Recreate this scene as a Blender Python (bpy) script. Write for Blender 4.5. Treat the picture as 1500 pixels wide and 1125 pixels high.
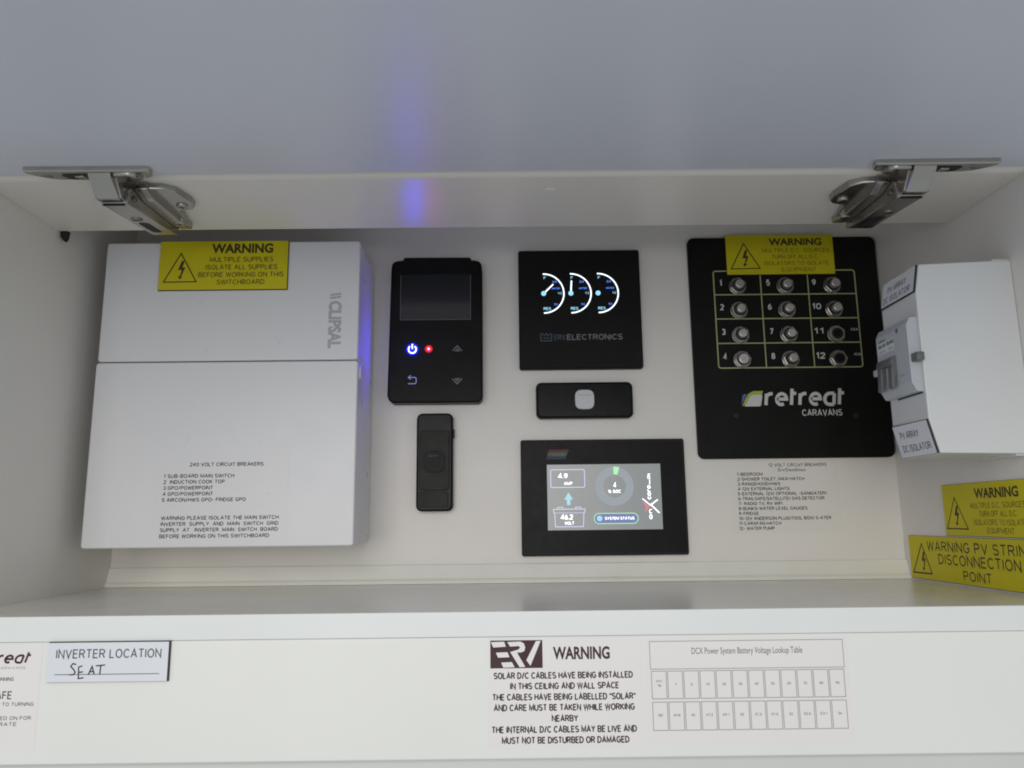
import bpy, bmesh, math, random
from mathutils import Vector, Matrix
random.seed(7)
for o in list(bpy.data.objects): bpy.data.objects.remove(o)
sc = bpy.context.scene
C = sc.collection

# ------------------------------------------------------------------ camera
cam = bpy.data.cameras.new('camera'); cam_o = bpy.data.objects.new('camera', cam); C.objects.link(cam_o)
cam.sensor_fit = 'HORIZONTAL'; cam.sensor_width = 36.0; cam.lens = 1117.8/1500*36
cam.clip_start = 0.01; cam.clip_end = 50
R = (0.999939, -0.00217161, -0.01082947); U = (0.01028104, -0.1753227, 0.98445734); B = (-0.00403651, -0.98450863, -0.17528968)
cam_o.matrix_world = Matrix(((R[0], U[0], B[0], 0), (R[1], U[1], B[1], -0.70), (R[2], U[2], B[2], 0), (0, 0, 0, 1)))
sc.camera = cam_o

# ------------------------------------------------------------------ world, lamps, exposure
w = bpy.data.worlds.new('World'); sc.world = w; w.use_nodes = True
bg = w.node_tree.nodes['Background']; bg.inputs['Color'].default_value = (0.86, 0.93, 1.0, 1); bg.inputs['Strength'].default_value = 0.46

def area(name, loc, target, sx, sy, energy, col):
    l = bpy.data.lights.new(name, 'AREA'); l.shape = 'RECTANGLE'; l.size = sx; l.size_y = sy; l.energy = energy; l.color = col
    o = bpy.data.objects.new(name, l); C.objects.link(o); o.location = loc
    o.rotation_euler = (Vector(target)-Vector(loc)).to_track_quat('-Z', 'Y').to_euler()
    return o
area('room_light', (-0.22, -1.85, 0.38), (-0.02, -0.15, 0.0), 1.1, 1.3, 17.0, (1.0, 0.965, 0.915))

sc.cycles.filter_width = 1.9
vs = sc.view_settings
vs.view_transform = 'Standard'; vs.look = 'None'; vs.exposure = 0.0; vs.gamma = 1.0; vs.use_curve_mapping = False

# ------------------------------------------------------------------ materials (all procedural)
MATS = {}
def mat(name, col, rough=0.5, metal=0.0, emit=None, estr=0.0, var=0.03, vscale=30.0, bump=0.0, bscale=200.0, spec=0.5, coat=0.0):
    m = bpy.data.materials.new(name); m.use_nodes = True; nt = m.node_tree; N = nt.nodes; L = nt.links
    p = N['Principled BSDF']
    p.inputs['Metallic'].default_value = metal; p.inputs['Specular IOR Level'].default_value = spec
    p.inputs['Coat Weight'].default_value = coat
    tc = N.new('ShaderNodeTexCoord')
    nz = N.new('ShaderNodeTexNoise'); nz.inputs['Scale'].default_value = vscale; nz.inputs['Detail'].default_value = 5
    L.new(tc.outputs['Object'], nz.inputs['Vector'])
    cr = N.new('ShaderNodeValToRGB'); cr.color_ramp.elements[0].position = 0.3; cr.color_ramp.elements[1].position = 0.7
    a, b = [tuple(min(1, c*(1+s*var)) for c in col)+(1,) for s in (-1, 1)]
    cr.color_ramp.elements[0].color = a; cr.color_ramp.elements[1].color = b
    L.new(nz.outputs['Fac'], cr.inputs['Fac']); L.new(cr.outputs['Color'], p.inputs['Base Color'])
    mr = N.new('ShaderNodeMapRange'); mr.inputs['To Min'].default_value = rough*0.75; mr.inputs['To Max'].default_value = min(1, rough*1.25)
    n2 = N.new('ShaderNodeTexNoise'); n2.inputs['Scale'].default_value = vscale*2.3; n2.inputs['Detail'].default_value = 4
    L.new(tc.outputs['Object'], n2.inputs['Vector']); L.new(n2.outputs['Fac'], mr.inputs['Value']); L.new(mr.outputs['Result'], p.inputs['Roughness'])
    if bump > 0:
        n3 = N.new('ShaderNodeTexNoise'); n3.inputs['Scale'].default_value = bscale; n3.inputs['Detail'].default_value = 3
        L.new(tc.outputs['Object'], n3.inputs['Vector'])
        bp = N.new('ShaderNodeBump'); bp.inputs['Strength'].default_value = bump; bp.inputs['Distance'].default_value = 0.001
        L.new(n3.outputs['Fac'], bp.inputs['Height']); L.new(bp.outputs['Normal'], p.inputs['Normal'])
    if emit:
        p.inputs['Emission Color'].default_value = tuple(emit)+(1,); p.inputs['Emission Strength'].default_value = estr
    MATS[name] = m
    return m
mat('wall_laminate', (0.81, 0.78, 0.73), 0.42, var=0.03, vscale=6, bump=0.05, bscale=90)
mat('rail_laminate', (0.75, 0.71, 0.64), 0.33, var=0.02, vscale=5)
mat('shelf_laminate', (0.74, 0.73, 0.67), 0.22, var=0.025, vscale=9, bump=0.02, bscale=60)
mat('front_laminate', (0.80, 0.80, 0.76), 0.4, var=0.02, vscale=7, bump=0.04, bscale=80)
mat('edge_band', (0.76, 0.78, 0.76), 0.35, var=0.02, vscale=12)
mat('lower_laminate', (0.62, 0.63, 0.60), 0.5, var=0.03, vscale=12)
mat('trim_white', (0.86, 0.85, 0.77), 0.4, var=0.03, vscale=25)
mat('door_laminate', (0.665, 0.68, 0.735), 0.38, var=0.02, vscale=5, bump=0.006, bscale=70)
mat('box_plastic', (0.75, 0.75, 0.765), 0.3, spec=0.45, var=0.012, vscale=20, bump=0.02, bscale=500)
mat('emboss_grey', (0.43, 0.43, 0.45), 0.4, var=0.05)
mat('nickel', (0.44, 0.42, 0.38), 0.25, 1.0, var=0.04, vscale=60)
mat('nickel_dark', (0.26, 0.245, 0.215), 0.35, 1.0, var=0.06, vscale=60)
mat('void', (0.012, 0.011, 0.010), 0.7)
mat('plastic_black', (0.009, 0.009, 0.0095), 0.36, spec=0.12, var=0.2, vscale=60, bump=0.03, bscale=900)
mat('plastic_gloss', (0.007, 0.007, 0.008), 0.26, spec=0.14, var=0.2, vscale=40)
mat('plastic_charcoal', (0.026, 0.026, 0.024), 0.45, spec=0.15, var=0.15, vscale=60, bump=0.05, bscale=1200)
mat('panel_black', (0.006, 0.006, 0.0055), 0.5, spec=0.18, var=0.2, vscale=30, bump=0.05, bscale=900)
mat('lcd_dark', (0.022, 0.024, 0.026), 0.14, var=0.05)
mat('lcd_edge', (0.12, 0.12, 0.12), 0.3)
mat('label_yellow', (0.62, 0.54, 0.008), 0.5, spec=0.3, var=0.06, vscale=22)
mat('label_core', (0.07, 0.055, 0.01), 0.6)
mat('label_white', (0.74, 0.76, 0.80), 0.35, var=0.02)
mat('label_black', (0.02, 0.02, 0.022), 0.5)
mat('film', (0.81, 0.78, 0.735), 0.5, var=0.012, vscale=18)
mat('film_front', (0.80, 0.775, 0.755), 0.45, var=0.012, vscale=18)
mat('film_box', (0.755, 0.748, 0.757), 0.3, spec=0.45, var=0.012, vscale=18)
mat('ink', (0.025, 0.022, 0.022), 0.6)
mat('ink_brown', (0.055, 0.035, 0.006), 0.6)
mat('ink_mid', (0.12, 0.09, 0.008), 0.6)
mat('ink_faint', (0.20, 0.155, 0.01), 0.6)
mat('ink_red', (0.05, 0.016, 0.02), 0.6)
mat('ink_grey', (0.34, 0.32, 0.31), 0.6)
mat('ink_slate', (0.10, 0.12, 0.13), 0.6)
mat('print_white', (0.62, 0.62, 0.60), 0.5)
mat('print_dim', (0.17, 0.17, 0.17), 0.5)
mat('print_blue_dim', (0.05, 0.08, 0.13), 0.5)
mat('print_green', (0.36, 0.43, 0.19), 0.5, var=0.12, vscale=90)
mat('logo_green', (0.36, 0.48, 0.05), 0.5)
mat('logo_blue', (0.10, 0.14, 0.42), 0.5)
mat('stripe_red', (0.10, 0.015, 0.015), 0.5)
mat('stripe_green', (0.03, 0.11, 0.05), 0.5)
mat('stripe_blue', (0.015, 0.022, 0.06), 0.5)
mat('button_metal', (0.62, 0.60, 0.57), 0.35, 0.75, var=0.1, vscale=200)
mat('nut_metal', (0.40, 0.37, 0.34), 0.32, 1.0, var=0.15, vscale=200)
mat('button_grey', (0.60, 0.61, 0.62), 0.4)
mat('breaker_grey', (0.50, 0.525, 0.55), 0.4, var=0.03)
mat('toggle_grey', (0.14, 0.145, 0.145), 0.4)
mat('iso_white', (0.70, 0.705, 0.70), 0.45, var=0.015, vscale=20)
mat('led_blue', (0.1, 0.1, 0.3), 0.3, emit=(0.007, 0.009, 1.0), estr=340)
mat('led_red', (0.3, 0.05, 0.05), 0.3, emit=(1.0, 0.005, 0.012), estr=260)
mat('halo_blue', (0.01, 0.01, 0.05), 0.3, emit=(0.02, 0.03, 1.0), estr=0.55)  # weak even blue emission imitating bloom around the power symbol
mat('halo_red', (0.05, 0.005, 0.01), 0.3, emit=(1.0, 0.01, 0.05), estr=0.55)  # the same imitated bloom in red, for the indicator light
mat('icon_blue', (0.1, 0.12, 0.25), 0.4, emit=(0.35, 0.42, 1.0), estr=0.35)
mat('icon_grey', (0.20, 0.20, 0.22), 0.4)
mat('oled_white', (0.2, 0.2, 0.2), 0.4, emit=(0.85, 0.92, 1.0), estr=1.5)
mat('oled_cyan', (0.05, 0.2, 0.3), 0.4, emit=(0.33, 0.78, 1.0), estr=1.0)
mat('oled_blue', (0.02, 0.05, 0.2), 0.4, emit=(0.10, 0.25, 1.0), estr=1.5)
mat('lcd_lit', (0.10, 0.10, 0.10), 0.22, emit=(0.93, 1.0, 1.0), estr=0.2)
mat('lcd_white', (0.3, 0.3, 0.3), 0.4, emit=(0.95, 0.97, 1.0), estr=1.6)
mat('lcd_lilac', (0.3, 0.3, 0.3), 0.4, emit=(0.66, 0.66, 1.0), estr=0.85)
mat('lcd_ring', (0.1, 0.1, 0.12), 0.4, emit=(0.82, 0.93, 1.0), estr=0.3)
mat('lcd_green', (0.1, 0.3, 0.1), 0.4, emit=(0.2, 0.85, 0.25), estr=0.7)
mat('lcd_mint', (0.1, 0.3, 0.1), 0.4, emit=(0.5, 1.0, 0.55), estr=0.75)
mat('lcd_bluegrey', (0.1, 0.1, 0.2), 0.4, emit=(0.32, 0.42, 0.85), estr=0.35)
mat('lcd_cyan', (0.1, 0.2, 0.3), 0.4, emit=(0.50, 0.85, 0.95), estr=0.7)
mat('lcd_pink', (0.3, 0.1, 0.1), 0.4, emit=(0.95, 0.25, 0.33), estr=0.6)

# ------------------------------------------------------------------ mesh helpers (all lengths in millimetres, Y towards the back wall)
S = 0.001
def link_mesh(name, bm, m, parent, smooth=False):
    org = parent['_o'] if parent is not None and '_o' in parent.keys() else (0, 0, 0)
    for v in bm.verts: v.co = (v.co - Vector(org))*S
    me = bpy.data.meshes.new(name); bm.to_mesh(me); bm.free()
    if smooth:
        for p in me.polygons: p.use_smooth = True
        try: me.set_sharp_from_angle(angle=math.radians(35))
        except Exception: pass
        for p in me.polygons: p.use_smooth = len(p.vertices) <= 4 and p.area < 1.2e-4   # flat faces stay flat, rounded rims are smooth
    me.materials.append(MATS[m])
    o = bpy.data.objects.new(name, me); C.objects.link(o)
    if parent is not None:
        o.parent = parent; o['_o'] = tuple(org)
    return o
def thing(name, label, cat, org, group=None):
    o = bpy.data.objects.new(name, None); C.objects.link(o); o.empty_display_size = 0.01
    o.location = Vector(org)*S; o['_o'] = tuple(float(c) for c in org)
    o['label'] = label; o['category'] = cat
    if group: o['group'] = group
    return o
def NB(): return bmesh.new()
def box(bm, x0, x1, y0, y1, z0, z1, bev=0.0, seg=2):
    b = bmesh.new(); bmesh.ops.create_cube(b, size=1)
    for v in b.verts:
        v.co = Vector(((x0+x1)/2+v.co.x*(x1-x0), (y0+y1)/2+v.co.y*(y1-y0), (z0+z1)/2+v.co.z*(z1-z0)))
    if bev > 0: bmesh.ops.bevel(b, geom=b.edges[:], offset=bev, segments=seg, affect='EDGES', profile=0.5)
    join(bm, b); return bm
def join(bm, b):
    mp = {v: bm.verts.new(v.co) for v in b.verts}
    for f in b.faces:
        try: bm.faces.new([mp[v] for v in f.verts])
        except ValueError: pass
    b.free()
# maps: (a across, b up, d out of the surface) -> xyz
def wallmap(y): return lambda a, b, d=0.0: Vector((a, y-d, b))
def rightmap(x): return lambda a, b, d=0.0: Vector((x-d, -a, b))
def poly(bm, fm, pts, d=0.0):
    try: bm.faces.new([bm.verts.new(fm(a, b, d)) for a, b in pts])
    except ValueError: pass
def prism(bm, fm, pts, d0, d1, bev=0.0, seg=2):
    """closed solid with outline pts between depths d0 (back) and d1 (front); the front rim is bevelled"""
    b = bmesh.new()
    lo = [b.verts.new(fm(p, q, d0)) for p, q in pts]; hi = [b.verts.new(fm(p, q, d1)) for p, q in pts]
    n = len(pts); top = b.faces.new(hi); b.faces.new(lo[::-1])
    for i in range(n): b.faces.new((lo[i], lo[(i+1) % n], hi[(i+1) % n], hi[i]))
    bmesh.ops.recalc_face_normals(b, faces=b.faces[:])
    if bev > 0: bmesh.ops.bevel(b, geom=list(top.edges), offset=bev, segments=seg, affect='EDGES', profile=0.5, harden_normals=False)
    join(bm, b)
    return bm
def rr(x0, x1, z0, z1, r, n=6):
    out = []
    for cx, cz, a0 in ((x1-r, z1-r, 0), (x0+r, z1-r, 90), (x0+r, z0+r, 180), (x1-r, z0+r, 270)):
        for k in range(n+1):
            a = math.radians(a0+90*k/n); out.append((cx+r*math.cos(a), cz+r*math.sin(a)))
    return out
def ngon(cx, cz, r, n, a0=0): return [(cx+r*math.cos(math.radians(a0)+2*math.pi*k/n), cz+r*math.sin(math.radians(a0)+2*math.pi*k/n)) for k in range(n)]
def stroke(bm, fm, pts, wd, d=0.0, closed=False, thick=0.0):
    """a flat (or raised) line of width wd along pts with mitred joints"""
    n = len(pts); L = []; Rr = []
    for i in range(n):
        p = Vector(pts[i])
        if closed: a = Vector(pts[i-1]); c = Vector(pts[(i+1) % n])
        else: a = Vector(pts[i-1]) if i > 0 else None; c = Vector(pts[i+1]) if i < n-1 else None
        d1 = (p-a).normalized() if a is not None else None; d2 = (c-p).normalized() if c is not None else None
        if d1 is None: d1 = d2
        if d2 is None: d2 = d1
        n1 = Vector((-d1.y, d1.x)); n2 = Vector((-d2.y, d2.x)); m = (n1+n2)
        m = m.normalized() if m.length > 1e-6 else n1
        k = wd/2/max(0.35, m.dot(n1)); L.append(p+m*k); Rr.append(p-m*k)
    rng = range(n) if closed else range(n-1)
    for i in rng:
        j = (i+1) % n
        q = [tuple(L[i]), tuple(L[j]), tuple(Rr[j]), tuple(Rr[i])]
        if thick > 0: prism(bm, fm, q, d, d+thick)
        else: poly(bm, fm, q, d)
def arc(cx, cz, r, a0, a1, n=28): return [(cx+r*math.cos(math.radians(a0+(a1-a0)*k/n)), cz+r*math.sin(math.radians(a0+(a1-a0)*k/n))) for k in range(n+1)]
def ring(bm, fm, cx, cz, r0, r1, a0, a1, d, n=48):
    A = arc(cx, cz, r0, a0, a1, n); Bq = arc(cx, cz, r1, a0, a1, n)
    for i in range(n): poly(bm, fm, [A[i], A[i+1], Bq[i+1], Bq[i]], d)

# a plain engraver's stroke alphabet (cap height 1): advance width and polylines
def _A(cx, cy, rx, ry, a0, a1, n=0):
    n = n or max(4, int(abs(a1-a0)/24)); return [(cx+rx*math.cos(math.radians(a0+(a1-a0)*k/n)), cy+ry*math.sin(math.radians(a0+(a1-a0)*k/n))) for k in range(n+1)]
GL = {
 'A': (.70, [[(0, 0), (.35, 1), (.70, 0)], [(.12, .32), (.58, .32)]]),
 'B': (.62, [[(0, 0), (0, 1), (.34, 1)]+_A(.34, .76, .24, .24, 90, -90)+[(0, .52)], [(.34, .52)]+_A(.34, .26, .27, .26, 90, -90)+[(0, 0)]]),
 'C': (.66, [_A(.36, .5, .36, .5, 42, 318)]),
 'D': (.66, [[(0, 0), (0, 1), (.24, 1)]+_A(.24, .5, .42, .5, 90, -90)+[(0, 0)]]),
 'E': (.54, [[(.54, 1), (0, 1), (0, 0), (.54, 0)], [(0, .52), (.48, .52)]]),
 'F': (.52, [[(.52, 1), (0, 1), (0, 0)], [(0, .52), (.46, .52)]]),
 'G': (.70, [_A(.36, .5, .36, .5, 44, 318)+[(.68, .46), (.40, .46)]]),
 'H': (.64, [[(0, 0), (0, 1)], [(.64, 0), (.64, 1)], [(0, .52), (.64, .52)]]),
 'I': (.02, [[(.01, 0), (.01, 1)]]),
 'J': (.46, [[(.46, 1), (.46, .25)]+_A(.23, .25, .23, .25, 0, -180)]),
 'K': (.62, [[(0, 0), (0, 1)], [(.60, 1), (0, .40)], [(.18, .56), (.62, 0)]]),
 'L': (.50, [[(0, 1), (0, 0), (.50, 0)]]),
 'M': (.78, [[(0, 0), (0, 1), (.39, .12), (.78, 1), (.78, 0)]]),
 'N': (.64, [[(0, 0), (0, 1), (.64, 0), (.64, 1)]]),
 'O': (.74, [_A(.37, .5, .37, .5, 0, 360, 18)]),
 'P': (.58, [[(0, 0), (0, 1), (.31, 1)]+_A(.31, .74, .27, .26, 90, -90)+[(0, .48)]]),
 'Q': (.74, [_A(.37, .5, .37, .5, 0, 360, 18), [(.46, .24), (.74, -.04)]]),
 'R': (.62, [[(0, 0), (0, 1), (.33, 1)]+_A(.33, .75, .27, .25, 90, -90)+[(0, .50)], [(.32, .50), (.62, 0)]]),
 'S': (.60, [_A(.30, .755, .28, .245, 28, 270)+_A(.30, .255, .30, .255, 90, -152)]),
 'T': (.60, [[(0, 1), (.60, 1)], [(.30, 1), (.30, 0)]]),
 'U': (.64, [[(0, 1), (0, .32)]+_A(.32, .32, .32, .32, 180, 360)+[(.64, 1)]]),
 'V': (.66, [[(0, 1), (.33, 0), (.66, 1)]]),
 'W': (.94, [[(0, 1), (.22, 0), (.47, .92), (.72, 0), (.94, 1)]]),
 'X': (.62, [[(0, 0), (.62, 1)], [(0, 1), (.62, 0)]]),
 'Y': (.62, [[(0, 1), (.31, .48), (.62, 1)], [(.31, .48), (.31, 0)]]),
 'Z': (.60, [[(0, 1), (.60, 1), (0, 0), (.60, 0)]]),
 '0': (.56, [_A(.28, .5, .28, .5, 0, 360, 16)]),
 '1': (.24, [[(0, .78), (.20, 1), (.20, 0)]]),
 '2': (.56, [_A(.28, .73, .27, .27, 165, -25)+[(0, 0), (.56, 0)]]),
 '3': (.54, [_A(.26, .76, .25, .24, 150, -90)+[], _A(.26, .26, .28, .26, 90, -155)]),
 '4': (.60, [[(.44, 0), (.44, 1), (0, .28), (.60, .28)]]),
 '5': (.56, [[(.50, 1), (.10, 1), (.05, .54)]+_A(.27, .32, .28, .32, 120, -150)]),
 '6': (.56, [_A(.28, .31, .27, .31, 0, 360, 16), [(.03, .36), (.10, .70), (.44, 1)]]),
 '7': (.54, [[(0, 1), (.54, 1), (.18, 0)]]),
 '8': (.56, [_A(.28, .76, .23, .24, 0, 360, 14), _A(.28, .26, .28, .26, 0, 360, 14)]),
 '9': (.56, [_A(.28, .69, .27, .31, 0, 360, 16), [(.53, .64), (.46, .30), (.12, 0)]]),
 '-': (.30, [[(0, .42), (.30, .42)]]), '/': (.34, [[(0, -.05), (.34, 1.05)]]), '.': (.06, [[(.03, 0), (.03, .14)]]), ',': (.08, [[(.06, .12), (.0, -.14)]]),
 '(': (.18, [_A(.40, .48, .40, .66, 125, 235)]), ')': (.18, [_A(-.22, .48, .40, .66, 55, -55)]), '"': (.20, [[(.02, 1), (.02, .70)], [(.18, 1), (.18, .70)]]),
 '%': (.80, [_A(.18, .77, .16, .21, 0, 360, 10), _A(.62, .23, .16, .21, 0, 360, 10), [(.12, 0), (.68, 1)]]),
 'r': (.40, [[(0, 0), (0, .70)], [(0, .40)]+_A(.28, .42, .28, .28, 180, 90)+[(.40, .70)]]),
 'e': (.66, [[(.04, .36)]+_A(.33, .36, .32, .34, 0, 300)]),
 't': (.34, [[(.06, 0), (.06, 1)], [(.06, .72), (.34, .72)]]),
 'a': (.64, [[(.62, .70), (.33, .70)]+_A(.33, .35, .32, .35, 90, 270)+[(.62, 0)], [(.62, 0), (.62, .70)]]),
 'c': (.56, [_A(.33, .36, .32, .34, 45, 315)]), 'o': (.66, [_A(.33, .36, .33, .34, 0, 360, 14)]), 'n': (.52, [[(0, 0), (0, .70)], [(0, .42)]+_A(.26, .42, .26, .28, 180, 0)+[(.52, 0)]]), 'l': (.02, [[(.01, 0), (.01, 1)]]),
}
def stroke_text(bm, fm, s, a0, a1, zc, cap, bold, shear, d, rot):
    x = 0.0; segs = []
    for ch in s:
        if ch == ' ': x += 0.42; continue
        wd, pl = GL[ch]
        for p in pl: segs.append([(x+q[0]+shear*q[1], q[1]) for q in p])
        x += wd+0.27
    wt = cap*(0.14+3.2*bold)
    xs = [q[0] for p in segs for q in p]; x0, x1 = min(xs), max(xs); k = (a1-a0-wt)/(x1-x0); kz = cap-wt
    for i, p in enumerate(segs):
        pts = []
        p = [q for j, q in enumerate(p) if j == 0 or abs(q[0]-p[j-1][0])+abs(q[1]-p[j-1][1]) > 0.02]
        for q in p:
            u = (q[0]-x0)*k+wt/2; v = q[1]*kz+wt/2-cap/2
            if rot == 0: pts.append((a0+u, zc+v))
            elif rot == 90: pts.append((zc-v, a0+u))
            else: pts.append((zc+v, a1-u))
        closed = len(p) > 3 and abs(p[0][0]-p[-1][0])+abs(p[0][1]-p[-1][1]) < 1e-6
        stroke(bm, fm, pts[:-1] if closed else pts, wt, d+0.003*(i % 5), closed)
_glyph = {}
def glyphs(s, bold, shear, res=3):
    key = (s, bold, shear)
    if key not in _glyph:
        cu = bpy.data.curves.new('t', 'FONT'); cu.body = s; cu.size = 1; cu.offset = bold; cu.shear = shear; cu.resolution_u = res; cu.fill_mode = 'FRONT'
        ob = bpy.data.objects.new('t', cu); C.objects.link(ob)
        dg = bpy.context.evaluated_depsgraph_get(); me = bpy.data.meshes.new_from_object(ob.evaluated_get(dg))
        V = [(v.co.x, v.co.y) for v in me.vertices]; Fc = [tuple(p.vertices) for p in me.polygons]
        bpy.data.objects.remove(ob); bpy.data.curves.remove(cu); bpy.data.meshes.remove(me)
        _glyph[key] = (V, Fc)
    return _glyph[key]
CAP = max(v[1] for v in glyphs('H', 0.0, 0.0)[0])
def text(bm, fm, s, a0, a1, zc, cap, bold=0.0, shear=0.0, d=0.06, tilt=0.0, rot=0):
    """one line fitted between a0 and a1, capitals cap high, centred at height zc; tilt = rise over its length; rot=90 reads upwards, -90 downwards"""
    if bold < 0.02 and all(c == ' ' or c in GL for c in s): return stroke_text(bm, fm, s, a0, a1, zc, cap, bold, shear, d, rot)
    V, Fc = glyphs(s, bold, shear)
    x0 = min(v[0] for v in V); x1 = max(v[0] for v in V); k = (a1-a0)/(x1-x0); kz = cap/CAP
    vs_ = []
    for x, y in V:
        p = (x-x0)*k; q = y*kz-cap/2
        if rot == 0: vs_.append(bm.verts.new(fm(a0+p, zc+q+tilt*p/(a1-a0), d)))
        elif rot == 90: vs_.append(bm.verts.new(fm(zc-q, a0+p, d)))
        else: vs_.append(bm.verts.new(fm(zc+q, a1-p, d)))
    for f in Fc:
        try: bm.faces.new([vs_[i] for i in f])
        except ValueError: pass
def squircle(cx, cz, rx, rz, e=4.0, n=40):
    out = []
    for k in range(n):
        a = 2*math.pi*k/n; c, s = math.cos(a), math.sin(a)
        out.append((cx+rx*math.copysign(abs(c)**(2/e), c), cz+rz*math.copysign(abs(s)**(2/e), s)))
    return out

# ------------------------------------------------------------------ the cabinet
XL, XR, FY, ZF, ZR, RYB = -357.0, 353.6, -217.8, -54.9, 230.0, -122.6
cab = thing('overhead_cabinet', 'white laminate overhead cupboard whose open inside holds the switchboard and panels', 'cabinet', (0, 0, ZF))
link_mesh('back_panel', box(NB(), XL-14, XR+14, 0.0, 9.0, -80, 300), 'wall_laminate', cab)
link_mesh('side_panel', box(NB(), XL-15, XL, FY+0.3, -0.05, -54.85, 284.9), 'wall_laminate', cab)
link_mesh('side_panel', box(NB(), XR, XR+15, FY+0.3, -0.05, -54.85, 284.9), 'wall_laminate', cab)
link_mesh('top_panel', box(NB(), XL-15, XR+15, FY+16, -0.1, 285, 300), 'wall_laminate', cab)
b = NB(); rp = [(RYB, ZR+15), (RYB, ZR+0.5), (RYB-0.5, ZR)]+[(FY+6.2-6*math.sin(math.radians(k*15)), ZR+6-6*math.cos(math.radians(k*15))) for k in range(7)]+[(FY+0.2, ZR+15)]
ra = [b.verts.new((XL+0.2, y, z)) for y, z in rp]; rb = [b.verts.new((XR-0.2, y, z)) for y, z in rp]
for i in range(len(rp)): b.faces.new((ra[i], rb[i], rb[(i+1) % len(rp)], ra[(i+1) % len(rp)]))
b.faces.new(ra); b.faces.new(rb[::-1]); bmesh.ops.recalc_face_normals(b, faces=b.faces[:])
o = link_mesh('top_rail', b, 'rail_laminate', cab, True)
for p in o.data.polygons: p.use_smooth = p.normal.y < -0.02 and p.normal.z < -0.02
link_mesh('fascia', box(NB(), XL-15, XR+15, FY+0.5, FY+15.5, ZR+15.2, 300), 'wall_laminate', cab)
link_mesh('shelf', box(NB(), XL-15, XR+15, FY+0.8, -0.1, ZF-14.6, ZF, 0.2), 'shelf_laminate', cab)
link_mesh('edge_band', box(NB(), XL-25, XR+25, FY, FY+0.75, ZF-14.7, ZF-0.05, 0.25), 'edge_band', cab)
link_mesh('front_panel', box(NB(), XL-25, XR+25, FY, FY+16, -139.2, ZF-14.85, 1.1, 3), 'front_laminate', cab)
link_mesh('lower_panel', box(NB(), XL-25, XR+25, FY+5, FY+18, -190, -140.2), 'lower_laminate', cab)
b = NB()
prof = [(0.05, -38.3), (-1.6, -38.3), (-2.6, -39.0), (-5.0, -46.5), (-6.2, -50.2), (-8.2, -52.2), (-9.0, -54.7), (0.05, -54.7)]
pr = [[b.verts.new((x, min(y, -0.05), z)) for y, z in prof] for x in (XL+0.1, XR-0.1)]
for i in range(len(prof)):
    j = (i+1) % len(prof); b.faces.new((pr[0][i], pr[0][j], pr[1][j], pr[1][i]))
b.faces.new(pr[0]); b.faces.new(pr[1][::-1]); bmesh.ops.recalc_face_normals(b, faces=b.faces[:])
link_mesh('trim_strip', b, 'trim_white', cab)
b = NB(); prism(b, wallmap(RYB+6), [(XL+0.3, 231), (XL+6, 231), (XL+5, 224.5), (XL+3.2, 222.8), (XL+1.5, 225)], 0, 5, 0.8)  # solid dark wedge drawn in place of an open gap at the rail end
o = link_mesh('corner_gap', b, 'void', cab); o['label'] = 'small dark wedge standing for a gap in the corner behind the top rail'
b = NB(); prism(b, lambda a, c, d=0: Vector((a, c, ZR-d)), ngon(31, -190, 4.2, 18), 0, 0.5, 0.3)
link_mesh('screw_cap', b, 'rail_laminate', cab)

DOOR_TILT = math.radians(11)      # the flap stops a little short of level
def on_door(v):
    y, z = v.y-(FY-1.6), v.z-231.2
    return Vector((v.x, FY-1.6+y*math.cos(DOOR_TILT)-z*math.sin(DOOR_TILT), 231.2+y*math.sin(DOOR_TILT)+z*math.cos(DOOR_TILT)))
b = NB(); box(b, -440, 440, -530, FY-1.6, 231.2, 247, 1.0)
for v in b.verts: v.co = on_door(v.co)
dm = link_mesh('cupboard_door', b, 'door_laminate', None)
dm['label'] = 'pale blue-grey flap door lifted open above the cupboard, hung on two hinges'; dm['category'] = 'door'

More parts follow.
